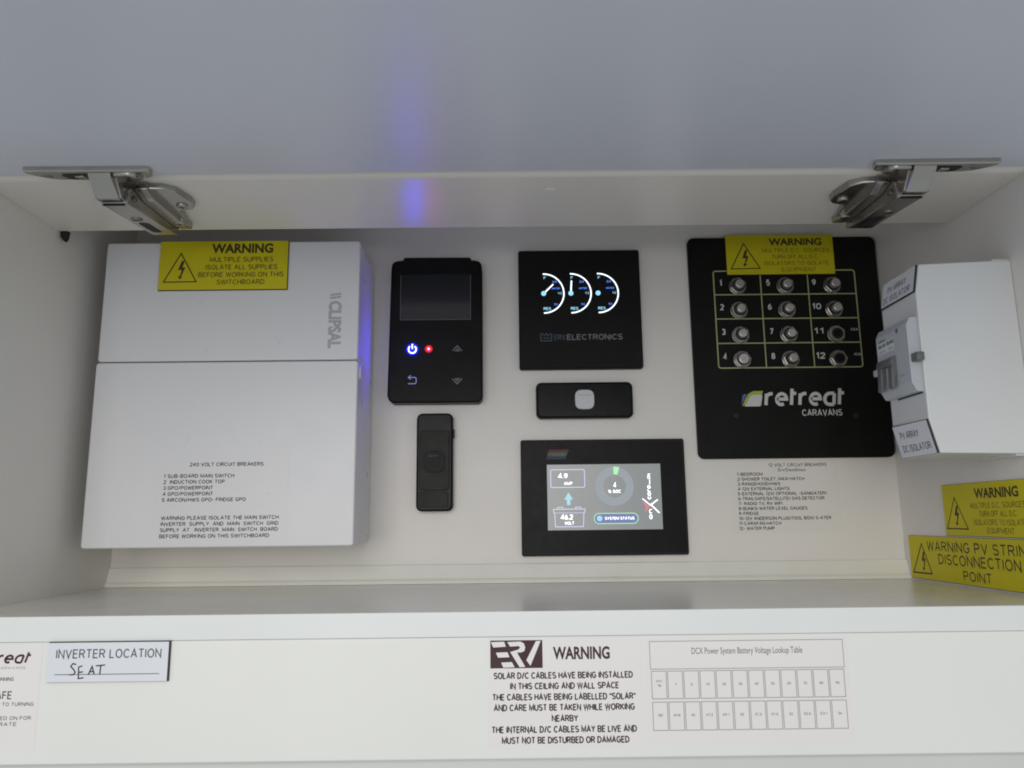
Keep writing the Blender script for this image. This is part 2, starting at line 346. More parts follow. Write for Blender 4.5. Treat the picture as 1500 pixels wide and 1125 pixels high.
# ------------------------------------------------------------------ hinges
def hinge(cx, sx, label):
    """cx = arm centre; sx = -1 for the left one (long end of the cup plate points left), +1 mirrored"""
    t = thing('cabinet_hinge', label, 'hinge', (cx, -200, ZR), 'nickel hinges of the flap door')
    X = lambda v: cx-sx*(v+263.5) if sx > 0 else v+263.5+cx     # v given as on the left hinge
    down = lambda a, c, d=0.0: on_door(Vector((X(a), c, 231.1-d)))
    # plate screwed to the door
    out = [(-309.5, -241.5), (-233, -240.5), (-231.2, -239), (-234.5, -227), (-239, -223), (-258, -220.6), (-296, -220.6), (-303, -223), (-309, -230), (-312, -238.5), (-311.6, -240.6)]
    b = NB(); prism(b, down, out, -1.5, 3.6, 1.2, 3); bmesh.ops.recalc_face_normals(b, faces=b.faces[:])
    pl = link_mesh('cup_plate', b, 'nickel', t, True)
    b = NB(); prism(b, down, rr(-291, -259, -236.5, -222, 5), 3.4, 3.8, 0.0); link_mesh('cup', b, 'void', pl)
    b = NB(); prism(b, down, rr(-284, -277, -232, -225.5, 2), 3.7, 4.4, 0.3); link_mesh('tongue', b, 'nickel', pl, True)
    b = NB(); prism(b, down, rr(-258, -241, -238, -220.9, 6), 2.9, 5.6, 1.2); link_mesh('boss', b, 'nickel', pl, True)
    for px in (-301.5, -243.5):
        b = NB(); prism(b, down, ngon(px, -231, 3.4, 16), 3.3 if px < -300 else 5.5, 4.0 if px < -300 else 6.2, 0.4); link_mesh('screw', b, 'nickel_dark', pl, True)
    def along(prof, x0, x1, name, m, bev=0.4, par=t):
        b = bmesh.new()
        A = [b.verts.new((X(x0), y, z)) for y, z in prof]; Q = [b.verts.new((X(x1), y, z)) for y, z in prof]; n = len(prof)
        b.faces.new(A); b.faces.new(Q[::-1])
        for i in range(n): b.faces.new((A[i], Q[i], Q[(i+1) % n], A[(i+1) % n]))
        bmesh.ops.recalc_face_normals(b, faces=b.faces[:])
        if bev: bmesh.ops.bevel(b, geom=b.edges[:], offset=bev, segments=2, affect='EDGES', profile=0.5)
        return link_mesh(name, b, m, par, True)
    # bent link from the cup to the arm
    lk = along([(-236.5, 227.6), (-236.8, 224.8), (-235, 222.0), (-222.5, 212.2), (-219.5, 212.2), (-219.5, 214.0), (-231.5, 224), (-232.0, 227.6)], -272, -257.2, 'link', 'nickel', 0.5)
    along([(-233, 225.5), (-222.5, 213.0), (-213, 213.5), (-210, 221), (-222, 226.5)], -257.4, -255.6, 'cheek', 'nickel', 0.2, lk)
    along([(-233, 225.5), (-222.5, 213.0), (-213, 213.5), (-210, 221), (-222, 226.5)], -273.4, -271.8, 'cheek', 'nickel', 0.2, lk)
    # arm: a folded channel that rises to the rail
    arm = along([(-218.6, 211.6), (-216, 210.6), (-146, 217.2), (-139.5, 219.5), (-139.5, 226.0), (-160, 227.8), (-205, 227.8), (-214, 224.0), (-217.5, 218.0)], -271.3, -253.6, 'arm', 'nickel', 0.7)
    zb = lambda y: 210.6+(y+216)*(217.2-210.6)/70.0
    def under(pts, d0, d1, bev=0.0):
        fm = lambda a, c, d=0.0: Vector((X(a), c, zb(c)-d)); b = NB(); prism(b, fm, pts, d0, d1, bev); bmesh.ops.recalc_face_normals(b, faces=b.faces[:]); return b
    link_mesh('adjusting_screw', under(ngon(-263.6, -185, 4.0, 18), -0.5, 0.7, 0.3), 'nickel_dark', arm, True)
    link_mesh('screw_slot', under([(-266.6, -185.7), (-260.6, -185.7), (-260.6, -184.3), (-266.6, -184.3)], 0.65, 0.8), 'void', arm)
    link_mesh('slot', under(rr(-267.3, -259.9, -177, -152, 3), -0.4, 0.12), 'void', arm)
    link_mesh('clip_edge', under([(-271, -217.8), (-256.2, -217.8), (-256.2, -215.8), (-271, -215.8)], -0.2, 0.15), 'void', arm)
    b = NB(); box(b, min(X(-253.8), X(-252.2)), max(X(-253.8), X(-252.2)), -212, -208, 215.5, 219.5, 0.5); link_mesh('pivot', b, 'nickel_dark', arm, True)
    # mounting plate on the rail
    bar = along([(-212, 229.95), (-212, 224), (-200, 220.5), (-150, 222.0), (-137, 225), (-136, 229.95)], -253.4, -244.5, 'mounting_plate', 'nickel', 0.8)
    dn2 = lambda a, c, d=0.0: Vector((X(a), c, 229.95-d))
    wing = [(-248, -210), (-236, -208.5), (-229, -203), (-225.4, -186), (-226, -178), (-229.5, -173.5), (-234.5, -171.5), (-238.5, -171.0), (-240.5, -167.5), (-241.0, -160), (-243.0, -150), (-248.0, -141), (-250, -139)]
    b = NB(); prism(b, dn2, wing, 0, 4.6, 1.0, 2); bmesh.ops.recalc_face_normals(b, faces=b.faces[:]); link_mesh('wing', b, 'nickel', bar, True)
    for (px, py, dz) in ((-234.0, -181.0, 6.2), (-246.5, -156.0, 8.8)):
        b = NB(); prism(b, dn2, ngon(px, py, 3.9, 18), 0.2, dz, 1.2, 3); bmesh.ops.recalc_face_normals(b, faces=b.faces[:]); sw = link_mesh('screw', b, 'nickel', bar, True)
        b = NB(); stroke(b, dn2, [(px-2.6, py), (px+2.6, py)], 1.0, dz+0.05); stroke(b, dn2, [(px, py-2.6), (px, py+2.6)], 1.0, dz+0.07); link_mesh('screw_recess', b, 'void', sw)
    return t
hinge(-263.5, -1, 'bright nickel hinge at the left, its arm above the white switchboard box')
hinge(272.0, 1, 'dark-looking nickel hinge at the right, above the black numbered breaker panel')

# ------------------------------------------------------------------ labels
def plate(name, label, cat, fm, x0, x1, z0, z1, th, face, core, rim=(0.25, 0.25, 0.25, 0.25), group=None):
    org = fm((x0+x1)/2, z0, 0)
    t = thing(name, label, cat, org, group)
    b = NB(); prism(b, fm, [(x0, z0), (x1, z0), (x1, z1), (x0, z1)], 0.05, th); bmesh.ops.recalc_face_normals(b, faces=b.faces[:])
    link_mesh('backing', b, core, t)
    l, r_, bt, tp = rim
    b = NB(); prism(b, fm, [(x0+l, z0+bt), (x1-r_, z0+bt), (x1-r_, z1-tp), (x0+l, z1-tp)], th-0.02, th+0.12); bmesh.ops.recalc_face_normals(b, faces=b.faces[:])
    link_mesh('face', b, face, t)
    return t, th+0.12
def hazard(t, fm, d, p0, p1, p2, wd=1.05):
    """triangle with a lightning bolt"""
    b = NB(); stroke(b, fm, [p0, p1, p2], wd, d+0.06, True); link_mesh('warning_triangle', b, 'ink_brown', t)
    cx = p0[0]*0.99+0.01*(p1[0]+p2[0])/2; h = p0[1]-p1[1]; z = p1[1]; wq = (p2[0]-p1[0])
    q = [(1.2*a_, 0.44+1.15*(b_-0.44)) for a_, b_ in [(0.03, 0.70), (0.10, 0.70), (0.055, 0.50), (0.13, 0.50), (0.03, 0.22), (0.075, 0.22), (-0.01, 0.13), (-0.045, 0.24), (-0.005, 0.23), (0.045, 0.42), (-0.06, 0.42)]]
    b = NB(); poly(b, fm, [(cx+a*wq, z+c*h) for a, c in q], d+0.06); link_mesh('lightning_bolt', b, 'ink_brown', t)
def lines(t, fm, L, m, d=0.06, bold=0.0, name='lettering', shear=0.0):
    for (s, a0, a1, zc, cap) in L:
        b = NB(); text(b, fm, s, a0, a1, zc, cap, bold, shear, d); link_mesh(name, b, m, t)

# ------------------------------------------------------------------ white switchboard box
BX0, BX1, BZ0, BZ1, BY = -342.3, -125.8, -19.1, 236.6, -78.1
sb = thing('switchboard_box', 'large white plastic switchboard box with hinged lower cover, fixed at the left', 'switchboard', ((BX0+BX1)/2, 0, BZ0))
fm = wallmap(0)
b = NB(); prism(b, fm, rr(BX0+0.9, BX1-0.9, BZ0+0.9, BZ1-0.9, 4), 0.05, 57, 0.3); bmesh.ops.recalc_face_normals(b, faces=b.faces[:]); link_mesh('base', b, 'box_plastic', sb, True)
fb = wallmap(-57.2)
b = NB(); prism(b, fb, rr(BX0+0.4, BX1, 132.9, BZ1, 2.6), 0, 78.1-57.2, 1.3, 3); bmesh.ops.recalc_face_normals(b, faces=b.faces[:]); up = link_mesh('upper_cover', b, 'box_plastic', sb, True)
b = NB(); prism(b, fb, rr(BX0-0.6, BX1+0.5, BZ0, 132.1, 2.6), 0, 78.1-57.2, 1.3, 3); bmesh.ops.recalc_face_normals(b, faces=b.faces[:]); lowc = link_mesh('lower_cover', b, 'box_plastic', sb, True)
b = NB(); box(b, BX1-1.2, BX1+1.8, -72, -62, 118, 128, 0.8); link_mesh('latch', b, 'box_plastic', sb, True)
fbf = wallmap(BY)
b = NB()
text(b, fbf, 'CLIPSAL', 142.5, 183.5, -145.6, 9.6, 0.045, 0.0, 0.12, rot=-90)
poly(b, fbf, [(-150.2, 189.3), (-141.0, 190.6), (-141.0, 188.9), (-150.2, 187.6)], 0.12)
poly(b, fbf, [(-150.2, 186.7), (-141.0, 188.0), (-141.0, 186.3), (-150.2, 185.0)], 0.12)
link_mesh('embossed_logo', b, 'emboss_grey', up)

t, d = plate('warning_label', 'yellow WARNING multiple supplies label at the top of the white switchboard box', 'label', fbf, -295.6, -186.3, 193.4, 236.9, 1.3, 'label_yellow', 'label_core', (0.2, 0.6, 0.7, 0.1), 'yellow warning labels')
hazard(t, fbf, d, (-277.6, 226.3), (-291.2, 200.9), (-263.6, 201.1))
lines(t, fbf, [('WARNING', -251.9, -199.6, 230.3, 7.6)], 'ink_brown', d+0.06, 0.04, 'heading')
lines(t, fbf, [('MULTIPLE SUPPLIES', -253.1, -199.1, 220.5, 4.5), ('ISOLATE ALL SUPPLIES', -256.2, -195.4, 213.8, 4.5), ('BEFORE WORKING ON THIS', -262.2, -189.9, 207.1, 4.5), ('SWITCHBOARD', -246.2, -205.8, 200.6, 4.5)], 'ink_mid', d+0.06, 0.008)

def film(name, label, fm, x0, x1, z0, z1, m):
    t = thing(name, label, 'sticker', fm((x0+x1)/2, z0, 0))
    b = NB(); prism(b, fm, [(x0, z0), (x1, z0), (x1, z1), (x0, z1)], 0.02, 0.14); bmesh.ops.recalc_face_normals(b, faces=b.faces[:]); link_mesh('sheet', b, m, t)
    return t
t = film('breaker_list_sticker', 'printed list of 240 volt circuit breakers stuck low on the white switchboard box', fbf, -287, -179, -15.5, 53, 'film_box')
lines(t, fbf, [('240 VOLT CIRCUIT BREAKERS', -259.6, -199.8, 47.0, 3.1)], 'ink', 0.2, 0.012, 'heading')
lines(t, fbf, [('1 SUB-BOARD MAIN SWITCH', -280, -223.1, 37.8, 3.1), ('2  INDUCTION COOK TOP', -280, -230.6, 33.1, 3.1), ('3 GPO/POWERPOINT', -280, -239.7, 28.3, 3.1), ('4 GPO/POWERPOINT', -280, -239.4, 23.5, 3.1), ('5 AIRCON/HWS GPO- FRIDGE GPO', -280.3, -212.8, 18.7, 3.1),
               ('WARNING PLEASE ISOLATE THE MAIN SWITCH', -280, -185.8, 4.3, 3.1), ('INVERTER  SUPPLY  AND  MAIN  SWITCH  GRID', -280, -185.8, -0.4, 3.1), ('SUPPLY  AT   INVERTER  MAIN  SWITCH  BOARD', -280.2, -186, -5.1, 3.1), ('BEFORE WORKING ON THIS SWITCHBOARD', -280.5, -192.8, -10, 3.1)], 'ink', 0.2, 0.012)

# ------------------------------------------------------------------ black remote display with lit power button
rm = thing('remote_display', 'black remote display with glowing blue power symbol and red light', 'display', (-67, 0, 105.5))
w0 = wallmap(0)
out = [(-103.5, 240.6), (-98.5, 241.2), (-96.8, 244.0), (-35.5, 243.6), (-33.8, 240.8), (-29.5, 240.4), (-26.5, 239.3), (-24.6, 236.5), (-24.0, 232), (-24.0, 112), (-24.8, 108), (-28, 105.4), (-106, 105.6), (-109.6, 108.5), (-110.9, 112.5), (-109.2, 233), (-108.6, 237.2), (-106.6, 239.8)]
b = NB(); prism(b, w0, out[::-1], 0.05, 15, 1.6, 3); bmesh.ops.recalc_face_normals(b, faces=b.faces[:]); link_mesh('body', b, 'plastic_black', rm, True)
wf = wallmap(-15)
b = NB(); poly(b, wf, [(-99.9, 183.0), (-34.8, 183.0), (-34.8, 226.8), (-99.9, 226.8)], 0.06); scr = link_mesh('screen', b, 'lcd_dark', rm)
b = NB(); stroke(b, wf, [(-99.9, 226.0), (-99.9, 183.2), (-34.9, 183.2), (-34.9, 226.0)], 0.55, 0.0, False, 0.35); link_mesh('screen_edge', b, 'lcd_edge', scr)
b = NB(); stroke(b, wf, arc(-88.4, 155.2, 3.5, 130, 410, 26), 0.8, 0.1, False, 0.7); stroke(b, wf, [(-88.4, 155.8), (-88.4, 160.0)], 0.8, 0.1, False, 0.7); link_mesh('power_symbol', b, 'led_blue', rm)
b = NB(); prism(b, wf, ngon(-73.4, 155.5, 1.0, 20), 0.1, 0.8, 0.2); link_mesh('red_light', b, 'led_red', rm)
b = NB(); poly(b, wf, ngon(-88.4, 155.5, 5.4, 32), 0.05); link_mesh('power_halo', b, 'halo_blue', rm)  # flat glowing disc added as the symbol's halo
b = NB(); poly(b, wf, ngon(-73.4, 155.5, 3.5, 28), 0.05); link_mesh('light_halo', b, 'halo_red', rm)  # flat glowing disc added as the red light's halo
for nm, zz, sg in (('up_arrow', 155.6, 1), ('down_arrow', 125.2, -1)):
    b = NB(); stroke(b, wf, [(-51.6, zz-2.2*sg), (-47.2, zz+2.6*sg), (-42.8, zz-2.2*sg)], 0.75, 0.05); stroke(b, wf, [(-49.2, zz-2.2*sg), (-47.2, zz-0.1*sg), (-45.2, zz-2.2*sg), (-49.2, zz-2.2*sg)], 0.7, 0.06); link_mesh(nm, b, 'icon_grey', rm)
b = NB(); stroke(b, wf, [(-91.6, 129.0), (-85.6, 129.0), (-84.6, 128.0), (-84.6, 124.2), (-85.6, 123.2), (-92.0, 123.2)], 0.8, 0.05); stroke(b, wf, [(-89.6, 130.9), (-91.7, 129.0), (-89.6, 127.1)], 0.8, 0.06); link_mesh('back_arrow', b, 'icon_blue', rm)

# ------------------------------------------------------------------ upright black switch
vf = thing('upright_switch', 'slim upright black switch with dark round button, below the remote display', 'switch', (-67.8, 0, 8.2))
b = NB(); prism(b, w0, rr(-84.3, -51.3, 8.2, 96.5, 5.2), 0.05, 10.5, 1.8, 3); bmesh.ops.recalc_face_normals(b, faces=b.faces[:]); link_mesh('body', b, 'plastic_gloss', vf, True)
w1 = wallmap(-10.4)
o1 = [(-54.3, 79.0), (-55.6, 80.4), (-79.8, 80.4), (-81.1, 79.0), (-81.6, 30.5), (-80.6, 27.6), (-78.2, 26.3), (-57.6, 26.3), (-55.2, 27.6), (-54.3, 30.5)]
b = NB(); prism(b, w1, o1, 0, 1.9, 0.7, 2); bmesh.ops.recalc_face_normals(b, faces=b.faces[:]); link_mesh('front_plate', b, 'plastic_charcoal', vf, True)
b = NB(); prism(b, w1, [(-55.2, 24.7), (-57.2, 25.0), (-78.6, 25.0), (-81.5, 25.6), (-81.6, 13.6), (-79.6, 11.8), (-57, 11.8), (-55.2, 13.2)], 0, 1.4, 0.5); bmesh.ops.recalc_face_normals(b, faces=b.faces[:]); link_mesh('lower_plate', b, 'plastic_charcoal', vf, True)
b = NB(); prism(b, wallmap(-12.2), squircle(-67.9, 52.3, 9.3, 9.6, 3.6), 0, 1.0, 0.3, 2); bmesh.ops.recalc_face_normals(b, faces=b.faces[:]); bt = link_mesh('button', b, 'plastic_black', vf, True)
lines(bt, wallmap(-13.2), [('BLACK', -72.2, -64.6, 57.4, 1.3)], 'print_dim', 0.06)
b = NB(); box(b, -51.6, -50.2, -8, -3, 74, 82, 0.4); link_mesh('side_tab', b, 'plastic_black', vf)

# ------------------------------------------------------------------ tank gauge panel
gp = thing('tank_gauge_panel', 'square black panel with three glowing half-round water tank gauges', 'gauge panel', (67.5, 0, 137))
out = rr(10.0, 124.9, 137.0, 251.9, 2.2, 4)
b = NB(); prism(b, w0, out, 0.05, 8, 1.2, 3); bmesh.ops.recalc_face_normals(b, faces=b.faces[:]); link_mesh('body', b, 'panel_black', gp, True)
wg = wallmap(-8)
for i, cx in enumerate((33.6, 59.2, 84.8)):
    cz = 209.4
    b = NB(); ring(b, wg, cx, cz, 18.35, 19.65, -90, 91.5, 0.07, 40); ga = link_mesh('gauge_arc', b, 'oled_white', gp)
    b = NB(); poly(b, wg, ngon(cx, cz, 2.35, 24), 0.10); link_mesh('pivot', b, 'oled_cyan', ga)
    if i == 0: e = (cx+9.2, cz+9.0)
    if i == 1: e = (cx+0.8, cz+12.4)
    if i < 2: b = NB(); stroke(b, wg, [(cx, cz), e], 1.35, 0.08); link_mesh('needle', b, 'oled_white', ga)
    b = NB(); text(b, wg, 'F', cx+0.2, cx+2.4, 224.6, 2.7, 0.0, 0, 0.07); text(b, wg, '1/2', cx+13.4, cx+17.2, 209.6, 2.0, 0.0, 0, 0.07); text(b, wg, 'RES', cx-0.3, cx+6.6, 194.6, 2.7, 0.01, 0, 0.07)
    link_mesh('lettering', b, 'oled_cyan', ga)
    b = NB(); text(b, wg, '3/4', cx+8.2, cx+12.4, 220.6, 2.1, 0, 0, 0.07); text(b, wg, 'WATER', cx+7.6, cx+15.2, 214.2, 1.7, 0, 0, 0.07); text(b, wg, '1/4', cx+9.4, cx+12.8, 198.7, 2.0, 0, 0, 0.07)
    link_mesh('lettering', b, 'oled_blue', ga)
b = NB(); stroke(b, wg, [(30.2, 171), (30.2, 163.6), (40.2, 163.6), (40.2, 171)], 0.9, 0.06); stroke(b, wg, [(31.6, 170.8), (33.6, 168.4), (35.4, 170.6), (37, 168.2), (38.8, 170.8)], 0.8, 0.06); stroke(b, wg, [(32.2, 166.2), (38.4, 166.2)], 0.9, 0.06); link_mesh('logo', b, 'print_blue_dim', gp)
lines(gp, wg, [('ERV', 42.6, 53.0, 167.0, 5.4)], 'print_blue_dim', 0.06)
lines(gp, wg, [('ELECTRONICS', 54.4, 106.4, 167.0, 5.6)], 'print_dim', 0.06, 0.014)

# ------------------------------------------------------------------ lying black switch
hf = thing('flat_switch', 'small black switch lying level with a pale grey button, above the touch screen', 'switch', (69.2, 0, 90.6))
b = NB(); prism(b, w0, rr(24.8, 113.6, 90.7, 124.1, 5.2), 0.05, 10, 2.0, 3); bmesh.ops.recalc_face_normals(b, faces=b.faces[:]); link_mesh('body', b, 'plastic_gloss', hf, True)
b = NB(); prism(b, wallmap(-9.9), squircle(69.1, 107.7, 8.8, 9.0, 3.4), 0, 1.4, 0.5); bmesh.ops.recalc_face_normals(b, faces=b.faces[:]); bt = link_mesh('button', b, 'button_grey', hf, True)
lines(bt, wallmap(-11.3), [('DIMMER', 63.6, 75.4, 111.6, 1.5)], 'ink_grey', 0.06)

# ------------------------------------------------------------------ touch screen
ts = thing('touch_screen', 'black framed touch screen lit grey, showing battery volts and charge ring', 'touch screen', (84.5, 0, -32.2))
b = NB(); prism(b, w0, rr(10.0, 159.1, -32.2, 71.6, 2.0, 4), 0.05, 6, 1.6, 3); bmesh.ops.recalc_face_normals(b, faces=b.faces[:]); link_mesh('frame', b, 'plastic_charcoal', ts, True)
wt = wallmap(-6)
b = NB(); poly(b, wt, rr(11.9, 157.2, -30.2, 69.6, 1.2, 3), 0.05); link_mesh('bezel', b, 'plastic_black', ts)
b = NB(); poly(b, wt, [(33.6, -9.6), (136.4, -9.6), (136.4, 48.8), (33.6, 48.8)], 0.12); scr = link_mesh('screen', b, 'lcd_lit', ts)
D1, D2 = 0.18, 0.24
b = NB(); stroke(b, wt, rr(36.9, 67.5, 28.3, 44.2, 1.3, 3), 0.6, D1, True); link_mesh('reading_box', b, 'lcd_lilac', scr)
b = NB()
pb = [(38.9, 8.9), (67.0, 8.9), (67.0, 6.2), (66.0, 5.4), (65.4, -6.6), (40.4, -6.6), (39.8, 5.4), (38.9, 6.2)]
stroke(b, wt, pb, 0.6, D1, True)
for x0 in (42.6, 58.8): stroke(b, wt, [(x0, 9.2), (x0, 10.6), (x0+4.6, 10.6), (x0+4.6, 9.2)], 0.55, D1)
stroke(b, wt, [(39.8, 5.6), (66.2, 5.6)], 0.4, D1); link_mesh('battery_symbol', b, 'lcd_lilac', scr)
b = NB(); poly(b, wt, [(52.6, 23.8), (56.6, 17.4), (54.2, 17.4), (54.2, 12.6), (51.0, 12.6), (51.0, 17.4), (48.6, 17.4)], D1); link_mesh('arrow_symbol', b, 'lcd_cyan', scr)
b = NB(); ring(b, wt, 94.3, 28.9, 10.2, 17.4, 0, 360, D1, 64); rg = link_mesh('charge_ring', b, 'lcd_ring', scr)
b = NB(); ring(b, wt, 94.3, 28.9, 10.6, 17.6, 74, 92, D2, 8); link_mesh('charge_segment', b, 'lcd_mint', rg)
b = NB(); poly(b, wt, rr(75.2, 114.6, -4.2, 4.8, 4.4, 8), D1-0.02); pbn = link_mesh('status_button', b, 'lcd_bluegrey', scr)
b = NB(); stroke(b, wt, rr(75.2, 114.6, -4.2, 4.8, 4.4, 8), 0.7, D1, True); link_mesh('outline', b, 'lcd_mint', pbn)
b = NB(); poly(b, wt, ngon(80.0, 0.4, 2.5, 24), D2); link_mesh('info_dot', b, 'lcd_cyan', pbn)
lines(pbn, wt, [('SYSTEM STATUS', 84.8, 111.2, 0.4, 2.6)], 'lcd_white', D2, 0.012)
lines(scr, wt, [('4.9', 43.6, 52.2, 38.6, 4.6), ('AMP', 48.8, 56.4, 31.8, 2.8), ('46.2', 45.2, 56.2, 1.9, 4.6), ('VOLT', 48.6, 57.2, -3.4, 2.8), ('4', 93.3, 96.0, 30.0, 4.6), ('% SOC', 88.6, 100.0, 24.3, 2.9)], 'lcd_white', D2, 0.014)
b = NB(); text(b, wt, 'on', -0.8, 8.2, 125.6, 3.9, 0.012, 0, D1, rot=90); text(b, wt, 'core', 16.8, 29.6, 124.9, 4.2, 0.015, 0, D1, rot=90); stroke(b, wt, [(126.2, 30.2), (126.2, 34.6)], 0.8, D1); text(b, wt, 'ON', 35.0, 39.8, 125.6, 2.8, 0.015, 0, D1, rot=90); stroke(b, wt, [(126.0, 11.6), (132.8, 16.6)], 1.0, D1); stroke(b, wt, [(126.0, 12.6), (133.8, 4.8)], 1.1, D1); stroke(b, wt, [(119.0, 17.6), (125.8, 11.9)], 0.8, D1); link_mesh('screen_logo', b, 'lcd_white', scr)
b = NB(); poly(b, wt, [(118.8, 15.6), (125.6, 10.8), (121.0, 5.4), (122.0, 10.2)], D1+0.02); link_mesh('screen_logo', b, 'lcd_pink', scr)
for k, m in enumerate(('stripe_red', 'stripe_green', 'stripe_blue')):
    z1 = 62.4-k*2.9; sh = k*1.3
    b = NB(); poly(b, wt, [(34.8-sh*0.6, z1-2.9), (52.6-sh, z1-2.9), (54.0-sh, z1), (35.4-sh*0.6, z1)], 0.10); link_mesh('logo_stripe', b, m, ts)
lines(ts, wt, [('TRACK', 36.2, 50.4, 58.0, 3.4)], 'print_dim', 0.14, 0.0, 'lettering', 0.25)

# ------------------------------------------------------------------ 12 volt breaker panel
bp = thing('breaker_board', 'black 12 volt panel with twelve numbered breakers in a green grid', 'breaker panel', (262, 0, 52.7))
b = NB(); prism(b, w0, rr(172.3, 352.2, 52.7, 264.4, 6, 6), 0.05, 4, 0.6, 2); bmesh.ops.recalc_face_normals(b, faces=b.faces[:]); link_mesh('plate', b, 'panel_black', bp, True)
wp = wallmap(-4)
b = NB(); stroke(b, wp, rr(195.4, 329.8, 136.9, 230.9, 2.4, 4), 1.15, 0.06, True)
for z in (207.6, 184.0, 160.4): stroke(b, wp, [(195.8, z), (329.4, z)], 1.1, 0.07)
for x in (239.9, 284.8): stroke(b, wp, [(x, 137.2), (x, 230.6)], 1.1, 0.08)
link_mesh('grid_print', b, 'print_green', bp)
XS = (219.2, 264.4, 308.8); ZS = (218.0, 194.4, 170.4, 146.8); NX = (202.0, 247.0, 290.6)
for i in range(12):
    c, r = divmod(i, 4); x, z = XS[c]-1.6, ZS[r]-2.2
    s = str(i+1); wd = 3.6 if i < 9 else 8.6
    if s == '1': wd = 2.0
    bn = NB(); text(bn, wp, s, NX[c]-wd/2+(0.8 if i >= 9 else 0), NX[c]+wd/2+(0.8 if i >= 9 else 0), ZS[r]+1.1, 6.0, 0.016, 0, 0.06); link_mesh('number', bn, 'print_white', bp)
    rot = random.uniform(0, 60)
    b = NB(); prism(b, wp, ngon(x, z, 8.2, 24), 0.02, 1.0, 0.3); prism(b, wp, ngon(x, z, 8.0, 6, rot), 0.9, 4.0, 0.7, 2); bmesh.ops.recalc_face_normals(b, faces=b.faces[:])
    nut = link_mesh('breaker_nut', b, 'nut_metal', bp)
    if i < 10:
        b = NB(); prism(b, wp, ngon(x, z, 5.9, 24), 3.9, 4.7, 0.3); bmesh.ops.recalc_face_normals(b, faces=b.faces[:]); link_mesh('collar', b, 'void', nut)
        h = random.uniform(9.0, 11.0) if i != 3 else 7.0
        b = NB(); prism(b, wp, ngon(x, z, 4.2 if i != 3 else 5.0, 24), 4.0, h, 0.9, 3); bmesh.ops.recalc_face_normals(b, faces=b.faces[:]); bb = link_mesh('breaker_button', b, 'button_metal', nut, True)
        b = NB(); ring(b, wp, x, z, 1.5, 1.9, 0, 360, h+0.05, 20); link_mesh('rating_mark', b, 'ink_grey', bb)
    else:
        b = NB(); prism(b, wp, ngon(x, z, 5.3, 24), 3.9, 4.3, 0.1); bmesh.ops.recalc_face_normals(b, faces=b.faces[:]); bb = link_mesh('breaker_button', b, 'void', nut)
        b = NB(); prism(b, wp, ngon(x, z, 3.6, 24), 4.25, 4.8, 0.3); bmesh.ops.recalc_face_normals(b, faces=b.faces[:]); link_mesh('cap', b, 'plastic_black', bb, True)
lines(bp, wp, [('40A', 321.4, 328.4, 172.8, 2.6), ('40A', 322.4, 329.2, 148.9, 2.6)], 'print_white', 0.06)
lines(bp, wp, [('retreat', 235.4, 311.4, 109.2, 18.0)], 'print_white', 0.06, 0.009, 'logo_lettering', 0.12)
lines(bp, wp, [('CARAVANS', 269.8, 306.8, 94.3, 6.0)], 'print_white', 0.06, 0.0, 'logo_lettering')
b = NB(); poly(b, wp, [(217.2, 100.6), (231.0, 100.6), (232.4, 101.4), (234.2, 110.4), (233.4, 111.6), (222.6, 111.6), (219.6, 107.2)], 0.06); link_mesh('logo_leaf', b, 'print_white', bp)
b = NB(); poly(b, wp, [(215.0, 100.6), (218.6, 102.6), (221.6, 108.0), (224.4, 111.2), (234.0, 111.6), (235.0, 115.0), (226.0, 114.8), (221.2, 112.4), (218.0, 107.4)], 0.09); link_mesh('logo_leaf', b, 'logo_green', bp)
b = NB(); poly(b, wp, [(214.4, 101.4), (216.8, 106.6), (219.8, 112.0), (217.4, 112.2), (215.6, 110.4)], 0.12); link_mesh('logo_leaf', b, 'logo_blue', bp)
for x, z in ((208.6, 92.0), (318.6, 91.2)):
    b = NB(); prism(b, wp, ngon(x, z, 2.6, 14), 0.02, 1.1, 0.5); bmesh.ops.recalc_face_normals(b, faces=b.faces[:]); link_mesh('screw', b, 'plastic_charcoal', bp, True)

t, d = plate('warning_label', 'yellow WARNING label stuck over the top edge of the black breaker panel', 'label', wp, 208.4, 311.3, 226.8, 266.4, 1.2, 'label_yellow', 'label_core', (0.15, 0.15, 0.2, 0.1), 'yellow warning labels')
hazard(t, wp, d, (225.6, 257.6), (212.6, 232.6), (240.0, 233.0))
lines(t, wp, [('WARNING', 249.8, 300.4, 259.2, 6.4)], 'ink_brown', d+0.06, 0.036, 'heading')
lines(t, wp, [('MULTIPLE D.C. SOURCES', 243.2, 307.4, 250.6, 4.2), ('TURN OFF ALL D.C.', 251.8, 296.4, 244.2, 4.2), ('ISOLATORS TO ISOLATE', 244.4, 306.0, 237.9, 4.2), ('EQUIPMENT', 260.6, 293.4, 231.6, 4.2)], 'ink_faint', d+0.06)

